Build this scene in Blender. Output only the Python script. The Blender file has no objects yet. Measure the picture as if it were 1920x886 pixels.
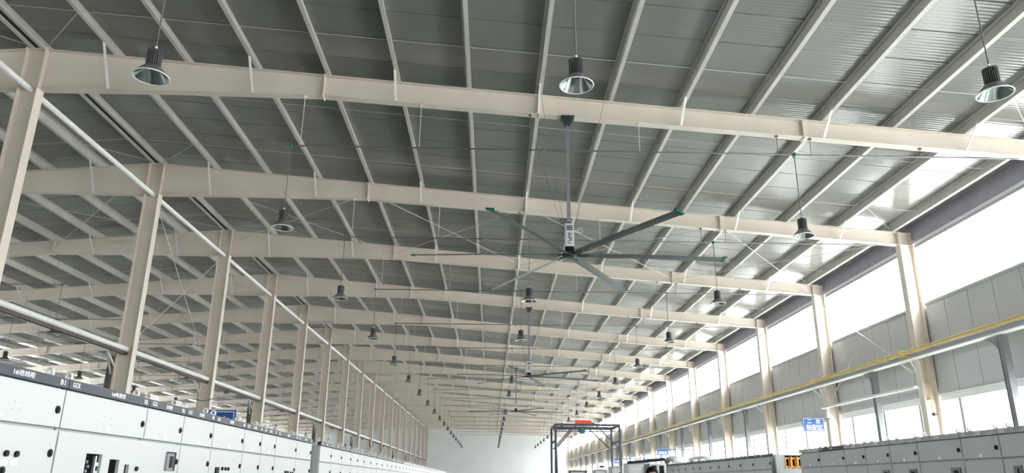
import bpy, bmesh, math, random
from mathutils import Vector, Matrix

random.seed(7)
SC = bpy.context.scene
COL = SC.collection
PI = math.pi
EYE = 1.69

# ------------------------------------------------------------------ camera
cam_d = bpy.data.cameras.new('camera')
cam_d.sensor_fit = 'HORIZONTAL'
cam_d.sensor_width = 36.0
cam_d.lens = 1403.6 * 36.0 / 1920.0
cam_d.clip_start = 0.05
cam_d.clip_end = 600
cam = bpy.data.objects.new('camera', cam_d)
COL.objects.link(cam)
cr = Vector((0.99961256, -0.02676906, 0.00762503))
cu = Vector((-0.01561843, -0.31270111, 0.94972316))
cf = Vector((0.02303884, 0.94947429, 0.31299805))
cam.matrix_world = Matrix(((cr.x, cu.x, -cf.x, 0), (cr.y, cu.y, -cf.y, 0), (cr.z, cu.z, -cf.z, EYE), (0, 0, 0, 1)))
SC.camera = cam

# ------------------------------------------------------------------ sky and exposure
SKY_STRENGTH = 28.0
w = bpy.data.worlds.new('overcast_sky')
w.use_nodes = True
SC.world = w
bg = w.node_tree.nodes['Background']
bg.inputs['Color'].default_value = (0.97, 0.985, 1.0, 1)
bg.inputs['Strength'].default_value = SKY_STRENGTH
nt = w.node_tree           # standard overcast sky: three times as bright at the zenith as at the horizon
tcn = nt.nodes.new('ShaderNodeTexCoord')
sep = nt.nodes.new('ShaderNodeSeparateXYZ')
mr = nt.nodes.new('ShaderNodeMapRange')
mr.inputs['From Min'].default_value = 0.0
mr.inputs['From Max'].default_value = 1.0
mr.inputs['To Min'].default_value = SKY_STRENGTH / 3.0
mr.inputs['To Max'].default_value = SKY_STRENGTH
nt.links.new(tcn.outputs['Generated'], sep.inputs[0])
nt.links.new(sep.outputs['Z'], mr.inputs['Value'])
nt.links.new(mr.outputs['Result'], bg.inputs['Strength'])
SC.view_settings.view_transform = 'Standard'
SC.view_settings.look = 'None'
SC.view_settings.gamma = 1.0
SC.view_settings.use_curve_mapping = False
SC.view_settings.exposure = 0.16
try:
    SC.cycles.use_denoising = True
    SC.cycles.diffuse_bounces = 6
    SC.cycles.max_bounces = 14
    SC.cycles.transparent_max_bounces = 24
    SC.cycles.sample_clamp_indirect = 12.0
except Exception:
    pass

def portal(name, loc, ry, sz, sy):      # sky portals lying in the window openings (sampling aid for the daylight)
    l = bpy.data.lights.new(name, 'AREA')
    l.shape = 'RECTANGLE'
    l.size = sz
    l.size_y = sy
    l.cycles.is_portal = True
    o = bpy.data.objects.new(name, l)
    o.location = loc
    o.rotation_euler = (0, ry, 0)
    COL.objects.link(o)
YB, YE = -22.0, 116.3
YM, YL = (YB + YE) / 2, YE - YB
portal('daylight_clerestory_right', (12.35, YM, 7.35), PI / 2, 1.8, YL)
portal('daylight_low_right', (12.35, YM, 2.5), PI / 2, 3.0, YL)
portal('daylight_clerestory_left', (-31.85, YM, 7.35), -PI / 2, 1.8, YL)

# ------------------------------------------------------------------ materials
def principled(name, color, rough=0.5, metal=0.0, spec=0.5, var=0.0, vscale=3.0, bump=0.0, bscale=40.0, coat=0.0):
    m = bpy.data.materials.new(name)
    m.use_nodes = True
    nt = m.node_tree
    b = nt.nodes['Principled BSDF']
    b.inputs['Base Color'].default_value = (*color, 1)
    b.inputs['Roughness'].default_value = rough
    b.inputs['Metallic'].default_value = metal
    b.inputs['Specular IOR Level'].default_value = spec
    if coat:
        b.inputs['Coat Weight'].default_value = coat
        b.inputs['Coat Roughness'].default_value = 0.1
    if var > 0 or bump > 0:
        tc = nt.nodes.new('ShaderNodeTexCoord')
    if var > 0:
        n = nt.nodes.new('ShaderNodeTexNoise')
        n.inputs['Scale'].default_value = vscale
        n.inputs['Detail'].default_value = 4
        nt.links.new(tc.outputs['Object'], n.inputs['Vector'])
        r = nt.nodes.new('ShaderNodeValToRGB')
        r.color_ramp.elements[0].position = 0.3
        r.color_ramp.elements[1].position = 0.7
        r.color_ramp.elements[0].color = (*[max(0, c * (1 - var)) for c in color], 1)
        r.color_ramp.elements[1].color = (*[min(1, c * (1 + var)) for c in color], 1)
        nt.links.new(n.outputs['Fac'], r.inputs['Fac'])
        nt.links.new(r.outputs['Color'], b.inputs['Base Color'])
    if bump > 0:
        n2 = nt.nodes.new('ShaderNodeTexNoise')
        n2.inputs['Scale'].default_value = bscale
        nt.links.new(tc.outputs['Object'], n2.inputs['Vector'])
        bp = nt.nodes.new('ShaderNodeBump')
        bp.inputs['Strength'].default_value = bump
        bp.inputs['Distance'].default_value = 0.01
        nt.links.new(n2.outputs['Fac'], bp.inputs['Height'])
        nt.links.new(bp.outputs['Normal'], b.inputs['Normal'])
    return m

M = {}
M['cream'] = principled('cream_steel_paint', (0.675, 0.60, 0.53), 0.42, var=0.05, vscale=1.3)
M['purlin'] = principled('purlin_paint', (0.55, 0.525, 0.485), 0.38, var=0.06, vscale=2.0)
M['fascia'] = principled('fascia_lilac_grey', (0.36, 0.34, 0.41), 0.5, var=0.05)
M['wallpanel'] = principled('wall_panel_grey', (0.49, 0.495, 0.495), 0.35, var=0.03, vscale=0.8)
M['wallwhite'] = principled('wall_white_paint', (0.72, 0.72, 0.72), 0.6, var=0.03, vscale=0.5)
M['slab'] = principled('roof_outer_sheet', (0.22, 0.22, 0.21), 0.6, var=0.05)
M['ridge'] = principled('ridge_gap_shade', (0.03, 0.03, 0.03), 0.7, var=0.05)  # near-black that paints the shade of the ridge gap
M['frame'] = principled('window_frame_white', (0.80, 0.80, 0.79), 0.4, var=0.02)
M['floor'] = principled('green_floor_paint', (0.25, 0.285, 0.26), 0.28, var=0.10, vscale=0.4)
M['concrete'] = principled('outdoor_concrete', (0.52, 0.52, 0.50), 0.85, var=0.1, vscale=0.3)
M['dark'] = principled('dark_steel', (0.035, 0.037, 0.045), 0.45, var=0.08)
M['navy'] = principled('gantry_blue_black', (0.045, 0.05, 0.075), 0.45, var=0.08)
M['post'] = principled('post_grey_steel', (0.20, 0.20, 0.22), 0.5, var=0.06)
M['beam'] = principled('rail_grey_steel', (0.42, 0.42, 0.44), 0.45, var=0.05)
M['white'] = principled('white_enamel', (0.80, 0.79, 0.77), 0.4, var=0.02)
M['brown'] = principled('rail_brown', (0.07, 0.05, 0.04), 0.6, var=0.1)
M['yellow'] = principled('gas_yellow', (0.56, 0.42, 0.15), 0.4, var=0.08)
M['conduit'] = principled('conduit_grey', (0.13, 0.13, 0.13), 0.45, var=0.05)
M['green'] = principled('green_plastic', (0.01, 0.13, 0.075), 0.35, var=0.05)
M['blade'] = principled('blade_grey_green', (0.10, 0.115, 0.115), 0.32, spec=0.6, var=0.03)
M['silver'] = principled('silver_housing', (0.62, 0.62, 0.66), 0.35, var=0.02)
M['black'] = principled('black_plastic', (0.010, 0.010, 0.012), 0.55, spec=0.2, var=0.05)
M['heatsink'] = principled('heatsink_anodised', (0.14, 0.135, 0.15), 0.4, metal=0.2, var=0.05)
M['reflout'] = principled('reflector_back', (0.27, 0.26, 0.255), 0.35, metal=0.5, var=0.03)
M['mirror'] = principled('reflector_mirror', (0.55, 0.585, 0.58), 0.12, metal=1.0, var=0.03, vscale=20)
M['rim'] = principled('reflector_rim', (0.85, 0.85, 0.84), 0.3, var=0.02)
M['led'] = principled('lamp_lens', (0.10, 0.13, 0.12), 0.1, var=0.02)
M['cab'] = principled('cabinet_light_grey', (0.47, 0.48, 0.475), 0.38, var=0.015, vscale=2)
M['cabside'] = principled('cabinet_frame_grey', (0.34, 0.36, 0.36), 0.5, var=0.03)
M['lintel'] = principled('lintel_slate', (0.036, 0.046, 0.06), 0.4, spec=0.25, var=0.04)
M['lintelwrap'] = principled('lintel_film', (0.27, 0.26, 0.28), 0.22, var=0.28, vscale=9, bump=0.4, bscale=25)
M['signblue'] = principled('sign_blue', (0.012, 0.075, 0.29), 0.4, var=0.03)
M['signwhite'] = principled('sign_white', (0.85, 0.87, 0.9), 0.45, var=0.01)
M['orange'] = principled('orange_insulator', (0.80, 0.36, 0.05), 0.4, var=0.08)
M['red'] = principled('red_board', (0.70, 0.05, 0.03), 0.4, var=0.05)
M['teal'] = principled('hoist_teal', (0.02, 0.16, 0.17), 0.4, var=0.05)
M['film'] = principled('white_plastic_film', (0.75, 0.78, 0.78), 0.25, var=0.05, vscale=4, bump=0.5, bscale=12)
M['steelshiny'] = principled('bright_sheet_steel', (0.55, 0.57, 0.58), 0.28, metal=0.7, var=0.1, vscale=6)
M['skin'] = principled('skin', (0.55, 0.34, 0.25), 0.5, var=0.04)
M['hair'] = principled('black_hair', (0.006, 0.005, 0.006), 0.75, spec=0.15, var=0.2, vscale=60, bump=0.5, bscale=120)
M['shirt'] = principled('blue_grey_work_shirt', (0.10, 0.13, 0.19), 0.8, var=0.06)
M['trousers'] = principled('dark_trousers', (0.03, 0.035, 0.05), 0.85, var=0.06)
M['void'] = principled('painted_recess_shade', (0.006, 0.006, 0.007), 0.9, spec=0.05, var=0.05)  # near-black standing in for shade inside the cabinet cut-outs
M['eye'] = principled('eye_white', (0.8, 0.8, 0.78), 0.2, var=0.01)
M['lips'] = principled('lips', (0.42, 0.17, 0.14), 0.5, var=0.03)

def glass_mat():
    m = bpy.data.materials.new('window_glass')
    m.use_nodes = True
    nt = m.node_tree
    nt.nodes.clear()
    out = nt.nodes.new('ShaderNodeOutputMaterial')
    mix = nt.nodes.new('ShaderNodeMixShader')
    tr = nt.nodes.new('ShaderNodeBsdfTransparent')
    tr.inputs['Color'].default_value = (0.97, 0.985, 0.98, 1)
    gl = nt.nodes.new('ShaderNodeBsdfGlossy')
    gl.inputs['Roughness'].default_value = 0.02
    fr = nt.nodes.new('ShaderNodeFresnel')
    fr.inputs['IOR'].default_value = 1.25
    geo = nt.nodes.new('ShaderNodeNewGeometry')        # reflect on the outer skin of the pane only
    inv = nt.nodes.new('ShaderNodeMath')
    inv.operation = 'SUBTRACT'
    inv.inputs[0].default_value = 1.0
    nt.links.new(geo.outputs['Backfacing'], inv.inputs[1])
    mul = nt.nodes.new('ShaderNodeMath')
    mul.operation = 'MULTIPLY'
    nt.links.new(fr.outputs[0], mul.inputs[0])
    nt.links.new(inv.outputs[0], mul.inputs[1])
    nt.links.new(mul.outputs[0], mix.inputs[0])
    nt.links.new(tr.outputs[0], mix.inputs[1])
    nt.links.new(gl.outputs[0], mix.inputs[2])
    nt.links.new(mix.outputs[0], out.inputs['Surface'])
    return m
M['glass'] = glass_mat()

def roof_mat():       # semi-gloss sandwich panel underside with fine ribs along the slope
    m = principled('roof_panel_liner', (0.19, 0.193, 0.178), 0.17, spec=0.65, var=0.05, vscale=0.7)
    nt = m.node_tree
    b = nt.nodes['Principled BSDF']
    tc = nt.nodes.new('ShaderNodeTexCoord')
    wv = nt.nodes.new('ShaderNodeTexWave')
    wv.wave_type = 'BANDS'
    wv.bands_direction = 'Y'
    wv.wave_profile = 'SIN'
    wv.inputs['Scale'].default_value = 2 * PI / (20 * 0.09)
    wv.inputs['Distortion'].default_value = 0.0
    nt.links.new(tc.outputs['Object'], wv.inputs['Vector'])
    nz = nt.nodes.new('ShaderNodeTexNoise')
    nz.inputs['Scale'].default_value = 0.9
    nz.inputs['Detail'].default_value = 1.0
    nt.links.new(tc.outputs['Object'], nz.inputs['Vector'])
    b1 = nt.nodes.new('ShaderNodeBump')
    b1.inputs['Strength'].default_value = 0.6
    b1.inputs['Distance'].default_value = 0.0025
    nt.links.new(wv.outputs['Fac'], b1.inputs['Height'])
    b2 = nt.nodes.new('ShaderNodeBump')
    b2.inputs['Strength'].default_value = 0.25
    b2.inputs['Distance'].default_value = 0.03
    nt.links.new(nz.outputs['Fac'], b2.inputs['Height'])
    nt.links.new(b1.outputs['Normal'], b2.inputs['Normal'])
    nt.links.new(b2.outputs['Normal'], b.inputs['Normal'])
    return m
M['roof'] = roof_mat()

# ------------------------------------------------------------------ mesh helpers
class MB:
    def __init__(s):
        s.v, s.f = [], []
    def add(s, vs, fs):
        n = len(s.v)
        s.v += [tuple(v) for v in vs]
        s.f += [tuple(i + n for i in f) for f in fs]
        return s
    def box(s, x0, x1, y0, y1, z0, z1):
        return s.add([(x0, y0, z0), (x1, y0, z0), (x1, y1, z0), (x0, y1, z0), (x0, y0, z1), (x1, y0, z1), (x1, y1, z1), (x0, y1, z1)],
                     [(0, 3, 2, 1), (4, 5, 6, 7), (0, 1, 5, 4), (1, 2, 6, 5), (2, 3, 7, 6), (3, 0, 4, 7)])
    def bar(s, p, q, wd, h, up=(0, 0, 1)):
        p, q = Vector(p), Vector(q)
        d = (q - p).normalized()
        u = Vector(up)
        if abs(d.dot(u)) > 0.98:
            u = Vector((0, 1, 0)) if abs(d.y) < 0.9 else Vector((1, 0, 0))
        sx = d.cross(u).normalized() * (wd / 2)
        uz = sx.cross(d).normalized() * (h / 2)
        vs = [p - sx - uz, p + sx - uz, p + sx + uz, p - sx + uz, q - sx - uz, q + sx - uz, q + sx + uz, q - sx + uz]
        return s.add(vs, [(0, 1, 2, 3), (7, 6, 5, 4), (4, 5, 1, 0), (5, 6, 2, 1), (6, 7, 3, 2), (7, 4, 0, 3)])
    def tube(s, p, q, r, n=8, r2=None):
        p, q = Vector(p), Vector(q)
        d = (q - p).normalized()
        u = Vector((0, 0, 1)) if abs(d.z) < 0.95 else Vector((1, 0, 0))
        a = d.cross(u).normalized()
        b = d.cross(a).normalized()
        r2 = r if r2 is None else r2
        vs = []
        for c, rr in ((p, r), (q, r2)):
            for i in range(n):
                t = 2 * PI * i / n
                vs.append(c + a * math.cos(t) * rr + b * math.sin(t) * rr)
        fs = [(i, (i + 1) % n, n + (i + 1) % n, n + i) for i in range(n)] + [tuple(range(n))[::-1], tuple(range(n, 2 * n))]
        return s.add(vs, fs)
    def path(s, pts, r, n=8):
        for a, b in zip(pts[:-1], pts[1:]):
            s.tube(a, b, r, n)
        return s
    def lathe(s, prof, n=24, c=(0, 0, 0)):
        vs, fs = [], []
        for (r, z) in prof:
            for i in range(n):
                t = 2 * PI * i / n
                vs.append((c[0] + r * math.cos(t), c[1] + r * math.sin(t), c[2] + z))
        for k in range(len(prof) - 1):
            for i in range(n):
                j = (i + 1) % n
                fs.append((k * n + i, k * n + j, (k + 1) * n + j, (k + 1) * n + i))
        return s.add(vs, fs)
    def disc(s, r, z, n=24, c=(0, 0, 0), h=0.01):
        return s.tube((c[0], c[1], c[2] + z), (c[0], c[1], c[2] + z + h), r, n)
    def prism_xz(s, pts, y0, y1):
        n = len(pts)
        vs = [(x, y0, z) for x, z in pts] + [(x, y1, z) for x, z in pts]
        fs = [tuple(range(n)), tuple(range(n, 2 * n))[::-1]] + [(i, n + i, n + (i + 1) % n, (i + 1) % n) for i in range(n)]
        return s.add(vs, fs)
    def prism_yz(s, pts, x0, x1):
        n = len(pts)
        vs = [(x0, y, z) for y, z in pts] + [(x1, y, z) for y, z in pts]
        fs = [tuple(range(n)), tuple(range(n, 2 * n))[::-1]] + [(i, n + i, n + (i + 1) % n, (i + 1) % n) for i in range(n)]
        return s.add(vs, fs)
    def ring(s, c, ax, R, r, n=14, m=6):
        ax = Vector(ax).normalized()
        u = Vector((0, 0, 1)) if abs(ax.z) < 0.9 else Vector((1, 0, 0))
        a = ax.cross(u).normalized()
        b = ax.cross(a)
        vs, fs = [], []
        for i in range(n):
            t = 2 * PI * i / n
            d = a * math.cos(t) + b * math.sin(t)
            for j in range(m):
                q = 2 * PI * j / m
                vs.append(Vector(c) + d * (R + r * math.cos(q)) + ax * r * math.sin(q))
        for i in range(n):
            for j in range(m):
                fs.append((i * m + j, ((i + 1) % n) * m + j, ((i + 1) % n) * m + (j + 1) % m, i * m + (j + 1) % m))
        return s.add(vs, fs)
    def sphere(s, c, r, n=10, m=6, sc=(1, 1, 1)):
        vs, fs = [], []
        for i in range(1, m):
            a = PI * i / m
            for j in range(n):
                t = 2 * PI * j / n
                vs.append((c[0] + sc[0] * r * math.sin(a) * math.cos(t), c[1] + sc[1] * r * math.sin(a) * math.sin(t), c[2] + sc[2] * r * math.cos(a)))
        top, bot = len(vs), len(vs) + 1
        vs += [(c[0], c[1], c[2] + sc[2] * r), (c[0], c[1], c[2] - sc[2] * r)]
        for i in range(m - 2):
            for j in range(n):
                k = (j + 1) % n
                fs.append((i * n + j, (i + 1) * n + j, (i + 1) * n + k, i * n + k))
        for j in range(n):
            k = (j + 1) % n
            fs.append((top, j, k))
            fs.append((bot, (m - 2) * n + k, (m - 2) * n + j))
        return s.add(vs, fs)
    def mesh(s, name, mat, smooth=False):
        me = bpy.data.meshes.new(name)
        me.from_pydata(s.v, [], s.f)
        bm = bmesh.new()
        bm.from_mesh(me)
        bmesh.ops.recalc_face_normals(bm, faces=bm.faces)
        bm.to_mesh(me)
        bm.free()
        if mat is not None:
            me.materials.append(mat)
        if smooth:
            for p in me.polygons:
                p.use_smooth = True
        return me
    def build(s, name, mat, parent=None, smooth=False, loc=(0, 0, 0)):
        return obj(name, s.mesh(name, mat, smooth), parent, loc)

def obj(name, me, parent=None, loc=(0, 0, 0), rot=(0, 0, 0)):
    o = bpy.data.objects.new(name, me)
    COL.objects.link(o)
    o.location = loc
    o.rotation_euler = rot
    if parent is not None:
        o.parent = parent
    return o

def tag(o, label, cat, group=None, kind=None):
    o['label'] = label
    o['category'] = cat
    if group:
        o['group'] = group
    if kind:
        o['kind'] = kind
    return o

def thing(name, label, cat, loc=(0, 0, 0), group=None, kind=None, rz=0):
    o = bpy.data.objects.new(name, None)
    o.empty_display_size = 0.2
    COL.objects.link(o)
    o.location = loc
    o.rotation_euler = (0, 0, rz)
    return tag(o, label, cat, group, kind)

_text = {}
def text_mesh(body, mat, width=None, height=None, depth=0.002):
    key = (body, mat.name, width, height)
    if key in _text:
        return _text[key]
    c = bpy.data.curves.new('lettering', 'FONT')
    c.body = body
    c.size = 1.0
    c.align_x = 'CENTER'
    c.align_y = 'CENTER'
    c.resolution_u = 2
    c.offset = 0.012
    o = bpy.data.objects.new('lettering', c)
    COL.objects.link(o)
    dg = bpy.context.evaluated_depsgraph_get()
    me = bpy.data.meshes.new_from_object(o.evaluated_get(dg))
    bpy.data.objects.remove(o)
    xs = [v.co.x for v in me.vertices]
    ys = [v.co.y for v in me.vertices]
    cx, cy = (max(xs) + min(xs)) / 2, (max(ys) + min(ys)) / 2
    sx, sy = max(xs) - min(xs), max(ys) - min(ys)
    kx = (width / sx) if width else None
    ky = (height / sy) if height else kx
    kx = kx or ky
    for v in me.vertices:
        v.co = ((v.co.x - cx) * kx, (v.co.y - cy) * ky, 0)
    me.materials.clear()
    me.materials.append(mat)
    me.name = 'lettering'
    _text[key] = me
    return me
def put_text(me, parent, loc, ex, ey, name='lettering'):
    ex, ey = Vector(ex), Vector(ey)
    ez = ex.cross(ey)
    o = bpy.data.objects.new(name, me)
    COL.objects.link(o)
    o.parent = parent
    o.matrix_basis = Matrix(((ex.x, ey.x, ez.x, loc[0]), (ex.y, ey.y, ez.y, loc[1]), (ex.z, ey.z, ez.z, loc[2]), (0, 0, 0, 1)))
    return o

ORD = ['first', 'second', 'third', 'fourth', 'fifth', 'sixth', 'seventh', 'eighth', 'ninth', 'tenth', 'eleventh', 'twelfth', 'thirteenth',
       'fourteenth', 'fifteenth', 'sixteenth', 'seventeenth', 'eighteenth', 'nineteenth', 'twentieth']
def ordn(k):
    if k < 20:
        return ORD[k]
    tens = ['twenty', 'thirty', 'forty', 'fifty', 'sixty', 'seventy'][(k + 1) // 10 - 2]
    u = (k + 1) % 10
    return (tens[:-1] + 'ieth') if u == 0 else tens + '-' + ORD[u - 1]

# ------------------------------------------------------------------ layout numbers
RX = -9.75                     # ridge and inner column line
NF = 18                        # steel frames in view
def FY(n):                     # frame n (1 = nearest in the picture)
    return 14.175 + 6.0 * (n - 1)
def zt(x):                     # top of the girders
    return 10.37 - 0.082 * abs(x - RX)
SL = math.atan(0.082)
PH = 0.22                      # purlin height
XE, XW = 12.0, -31.5           # inside of the long walls

# ------------------------------------------------------------------ floor, ground, ceiling, walls
tag(MB().box(XW - .3, XE + .3, YB - .3, YE + .3, -0.2, 0).build('floor', M['floor']), 'green painted hall floor under the cabinets', 'floor', kind='structure')
tag(MB().box(-150, 150, -140, 240, -0.5, -0.25).build('ground', M['concrete']), 'pale concrete ground outside the windows', 'ground', kind='structure')

m = MB()
for sgn in (1, -1):
    xe = 12.25 if sgn > 0 else -31.75
    z0, z1 = zt(RX) + PH + 0.055, zt(xe) + PH + 0.055
    m.prism_xz([(RX, z0), (xe, z1), (xe, z1 + 0.06), (RX, z0 + 0.06)], YB - .3, YE + .3)
ceiling = tag(m.build('ceiling', M['slab']), 'grey gabled sheet metal roof of the hall seen from below', 'ceiling', kind='structure')

# roof liner panels, one mesh, laid side by side along the hall
PW = 0.9
LN = (12.1 - RX - 0.1) / math.cos(SL)
pm = MB()
pts = [(-PW / 2 + .009, 0.014), (-PW / 2 + .017, 0.0), (PW / 2 - .017, 0.0), (PW / 2 - .009, 0.014), (PW / 2 - .009, 0.05), (-PW / 2 + .009, 0.05)]
pm.prism_yz(pts, 0, LN)
panel_me = pm.mesh('roof_panel', M['roof'])
n_pan = int((YE - 5.6) / PW)
for i in range(n_pan):
    y = YE - PW / 2 - i * PW
    dz = random.uniform(-0.002, 0.002)
    obj('roof_panel', panel_me, ceiling, (RX + 0.1, y, zt(RX + .1) + PH + dz), (0, SL, 0))
    obj('roof_panel', panel_me, ceiling, (RX - 0.1, y, zt(RX - .1) + PH + dz), (0, SL, PI))
MB().box(RX - 0.055, RX + 0.055, YB, YE, zt(RX) + .015, zt(RX) + PH + 0.05).build('ridge_shade_strip', M['ridge'], ceiling)  # added black strip, painted shade in place of the unlit ridge void

# sag rods between the purlins and their short diagonals
rod = MB().tube((0, 0, 0), (11.4 - (-9.6), 0, -0.082 * 21.0), 0.006, 6).mesh('sag_rod', M['purlin'])
dg1 = MB().tube((-9.6, 0, zt(-9.6) + .1), (-8.1, -1.55, zt(-8.1) + .1), 0.008, 6).tube((9.9, -1.6, zt(9.9) + .1), (11.4, 0, zt(11.4) + .1), 0.008, 6).mesh('diagonal_sag_rod', M['purlin'])
dg2 = MB().tube((-9.9, 0, zt(-9.6) + .1), (-11.4, -1.55, zt(-8.1) + .1), 0.008, 6).mesh('diagonal_sag_rod', M['purlin'])
for n in range(1, NF + 1):
    for t in (0.27, 0.75):
        y = FY(n) - 6 + 6 * t
        obj('sag_rod', rod, ceiling, (-9.6, y, zt(-9.6) + 0.10))
        obj('sag_rod', rod, ceiling, (-9.9, y, zt(-9.9) + 0.10), (0, 0, PI))
    obj('diagonal_sag_rod', dg1, ceiling, (0, FY(n), 0))
    obj('diagonal_sag_rod', dg2, ceiling, (0, FY(n), 0))

# right wall: sill, fascia, grey sandwich panels
wr = MB()
wr.box(XE, XE + .24, YB, YE, 0, 1.0)
wr.box(XE + .09, XE + .13, YB, YE, 4.0, 6.5)
wall_right = tag(wr.build('wall_right', M['wallwhite']), 'long right wall with grey panels between two bands of windows', 'wall', kind='structure')
fas = MB().box(XE, XE + .2, YB, YE, 8.28, 8.86)
for n in range(0, NF):
    for k in range(8):
        y = FY(n) + 0.3 + k * 0.75
        fas.box(XE - .004, XE, y, y + .012, 8.28, 8.80)
fas.build('fascia', M['fascia'], wall_right)
wpm = MB().prism_xz([(XE, 4.03), (XE, 6.47), (XE + .012, 6.5), (XE + .085, 6.5), (XE + .085, 4.0), (XE + .012, 4.0)], -0.492, 0.492).mesh('wall_panel', M['wallpanel'])
for n in range(0, NF):
    for k in range(6):
        obj('wall_panel', wpm, wall_right, (random.uniform(0, .004), FY(n) + 0.5 + k, 0))
for n in range(1, NF):          # white gutter strips at the panel edges
    MB().box(XE - .05, XE - .001, FY(n) + 0.14, FY(n + 1) - 0.14, 3.985, 4.045).build('drip_strip', M['frame'], wall_right)
    MB().box(XE - .04, XE - .001, FY(n) + 0.14, FY(n + 1) - 0.14, 6.46, 6.52).build('top_strip', M['beam'], wall_right)

wl = MB()
wl.box(XW - .24, XW, YB, YE, 0, 6.5)
wl.box(XW - .2, XW, YB, YE, 8.28, 8.86)
wall_left = tag(wl.build('wall_left', M['wallpanel']), 'far left wall with grey panels beyond the inner column row', 'wall', kind='structure')

def gable(y0, y1, name, label):
    mm = MB().prism_xz([(XW - .3, -.1), (XE + .3, -.1), (XE + .3, zt(XE + .3) + PH + .04), (RX, zt(RX) + PH + .04), (XW - .3, zt(XW - .3) + PH + .04)], y0, y1)
    return tag(mm.build(name, M['wallwhite']), label, 'wall', kind='structure')
wb = gable(YE, YE + .2, 'wall_back', 'pale end wall at the far end of the hall')
gable(YB - .2, YB, 'wall_front', 'plain end wall behind the camera')

# ------------------------------------------------------------------ windows
wn = [0]
def window(label, loc, parts):
    wn[0] += 1
    t = thing('window_%d' % wn[0], label, 'window', loc, kind='structure')
    for nm, me in parts:
        obj(nm, me, t)
    return t
def box_me(name, mat, *bx):
    m_ = MB()
    for b in bx:
        m_.box(*b)
    return m_.mesh(name, mat)
L6 = 5.72
cl_frame = box_me('window_frame', M['frame'], (-.04, .12, 0, L6, 1.72, 1.80), (-.02, .10, 0, L6, 0, .05), (0, .08, 0, .05, .05, 1.72), (0, .08, L6 - .05, L6, .05, 1.72))
cl_bar = box_me('head_bar', M['beam'], (-.05, .02, 0, L6, 1.63, 1.71))
cl_pane = box_me('pane', M['glass'], (.04, .05, .05, L6 - .05, .05, 1.72))
lo_frame = box_me('window_frame', M['frame'], (-.03, .10, 0, L6, 2.86, 2.98), (-.03, .10, 0, L6, 0, .06), (0, .08, 0, .06, .06, 2.86), (0, .08, L6 - .06, L6, .06, 2.86))
mullion = box_me('mullion', M['beam'], (-.02, .08, -.055, .055, .06, 2.86))
lo_panes = [box_me('pane', M['glass'], (.04, .05, a, b, .06, 2.86)) for a, b in ((.06, .745), (.855, 2.745), (2.855, 4.845), (4.955, L6 - .06))]
for n in range(1, NF):
    lb = 'between the %s and %s columns of the right wall' % (ORD[n - 1], ORD[n])
    t = window('bright high window band ' + lb, (XE, FY(n) + .14, 6.5), [('window_frame', cl_frame), ('head_bar', cl_bar), ('pane', cl_pane)])
    t = window('bright low window ' + lb, (XE, FY(n) + .14, 1.0), [('window_frame', lo_frame)] + [('pane', p) for p in lo_panes])
    for yy in (.8, 2.8, 4.9):
        obj('mullion', mullion, t, (0, yy, 0))
# the bays behind the camera and the far left wall, as long strips
def strip(label, x, y0, y1, z0, z1, side):
    wn[0] += 1
    t = thing('window_%d' % wn[0], label, 'window', (x, y0, z0), kind='structure')
    Ls, H = y1 - y0, z1 - z0
    a, b = (0, .1) if side > 0 else (-.1, 0)
    fr = MB().box(a, b, 0, Ls, 0, .06).box(a, b, 0, Ls, H - .08, H)
    y = 0.0
    while y <= Ls:
        fr.box(a, b, max(0, y - .14), min(Ls, y + .14), .06, H - .08)
        for k in (1, 2, 3):
            if y + 1.5 * k < Ls:
                fr.box(a, b, y + 1.5 * k - .03, y + 1.5 * k + .03, .06, H - .08)
        y += 6.0
    fr.build('window_frame', M['frame'], t)
    c = (a + b) / 2
    MB().box(c - .004, c + .004, 0, Ls, .06, H - .08).build('pane', M['glass'], t)
strip('high window strip of the right wall behind the camera', XE, YB, FY(1) - .14, 6.5, 8.28, 1)
strip('low window strip of the right wall behind the camera', XE, YB, FY(1) - .14, 1.0, 4.0, 1)
strip('high window strip of the far left wall', XW, YB + .175, YE, 6.5, 8.28, -1)

# ------------------------------------------------------------------ steel girders (one portal girder per frame, both slopes)
ST = [(0.0, .93), (.40, .93), (2.90, .71), (6.10, .485), (16.21, .41), (21.31, .375), (21.69, .375)]
def zb(dx):
    for (a, da), (b, db) in zip(ST[:-1], ST[1:]):
        if dx <= b:
            return zt(RX + dx) - (da + (db - da) * (dx - a) / (b - a))
    return zt(RX + dx) - .375
top = [(RX + s * d, zt(RX + d)) for s in (-1,) for d, _ in ST[:0:-1]] + [(RX + d, zt(RX + d)) for d, _ in ST]
bot = [(RX - d, zb(d)) for d, _ in ST[:0:-1]] + [(RX + d, zb(d)) for d, _ in ST]
def strip_xz(line, th, y0, y1, down):
    mm = MB()
    for (x0, z0), (x1, z1) in zip(line[:-1], line[1:]):
        mm.prism_xz([(x0, z0), (x1, z1), (x1, z1 - th if down else z1 + th), (x0, z0 - th if down else z0 + th)], y0, y1)
    return mm
web_m = MB()
for i in range(len(top) - 1):
    web_m.prism_xz([top[i], top[i + 1], bot[i + 1], bot[i]], -.006, .006)
web_me = web_m.mesh('web', M['cream'])
tf_me = strip_xz(top, .014, -.10, .10, True).mesh('top_flange', M['cream'])
bf_me = strip_xz(bot, .014, -.10, .10, False).mesh('bottom_flange', M['cream'])
def plate_me(d, s, wd=.10):
    x = RX + s * d
    return MB().box(x - .012, x + .012, -wd, wd, zb(d) - .03, zt(x) + .02).mesh('end_plate', M['cream'])
plates = [plate_me(d, s, wd) for s in (1, -1) for d, wd in ((.2, .125), (6.10, .115), (16.21, .1), (21.31, .12), (21.66, .1))] + [plate_me(10.65, 1, .1)]
PX = [RX + .065] + [-8.11 + 1.498 * k for k in range(13)] + [11.4]
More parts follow.
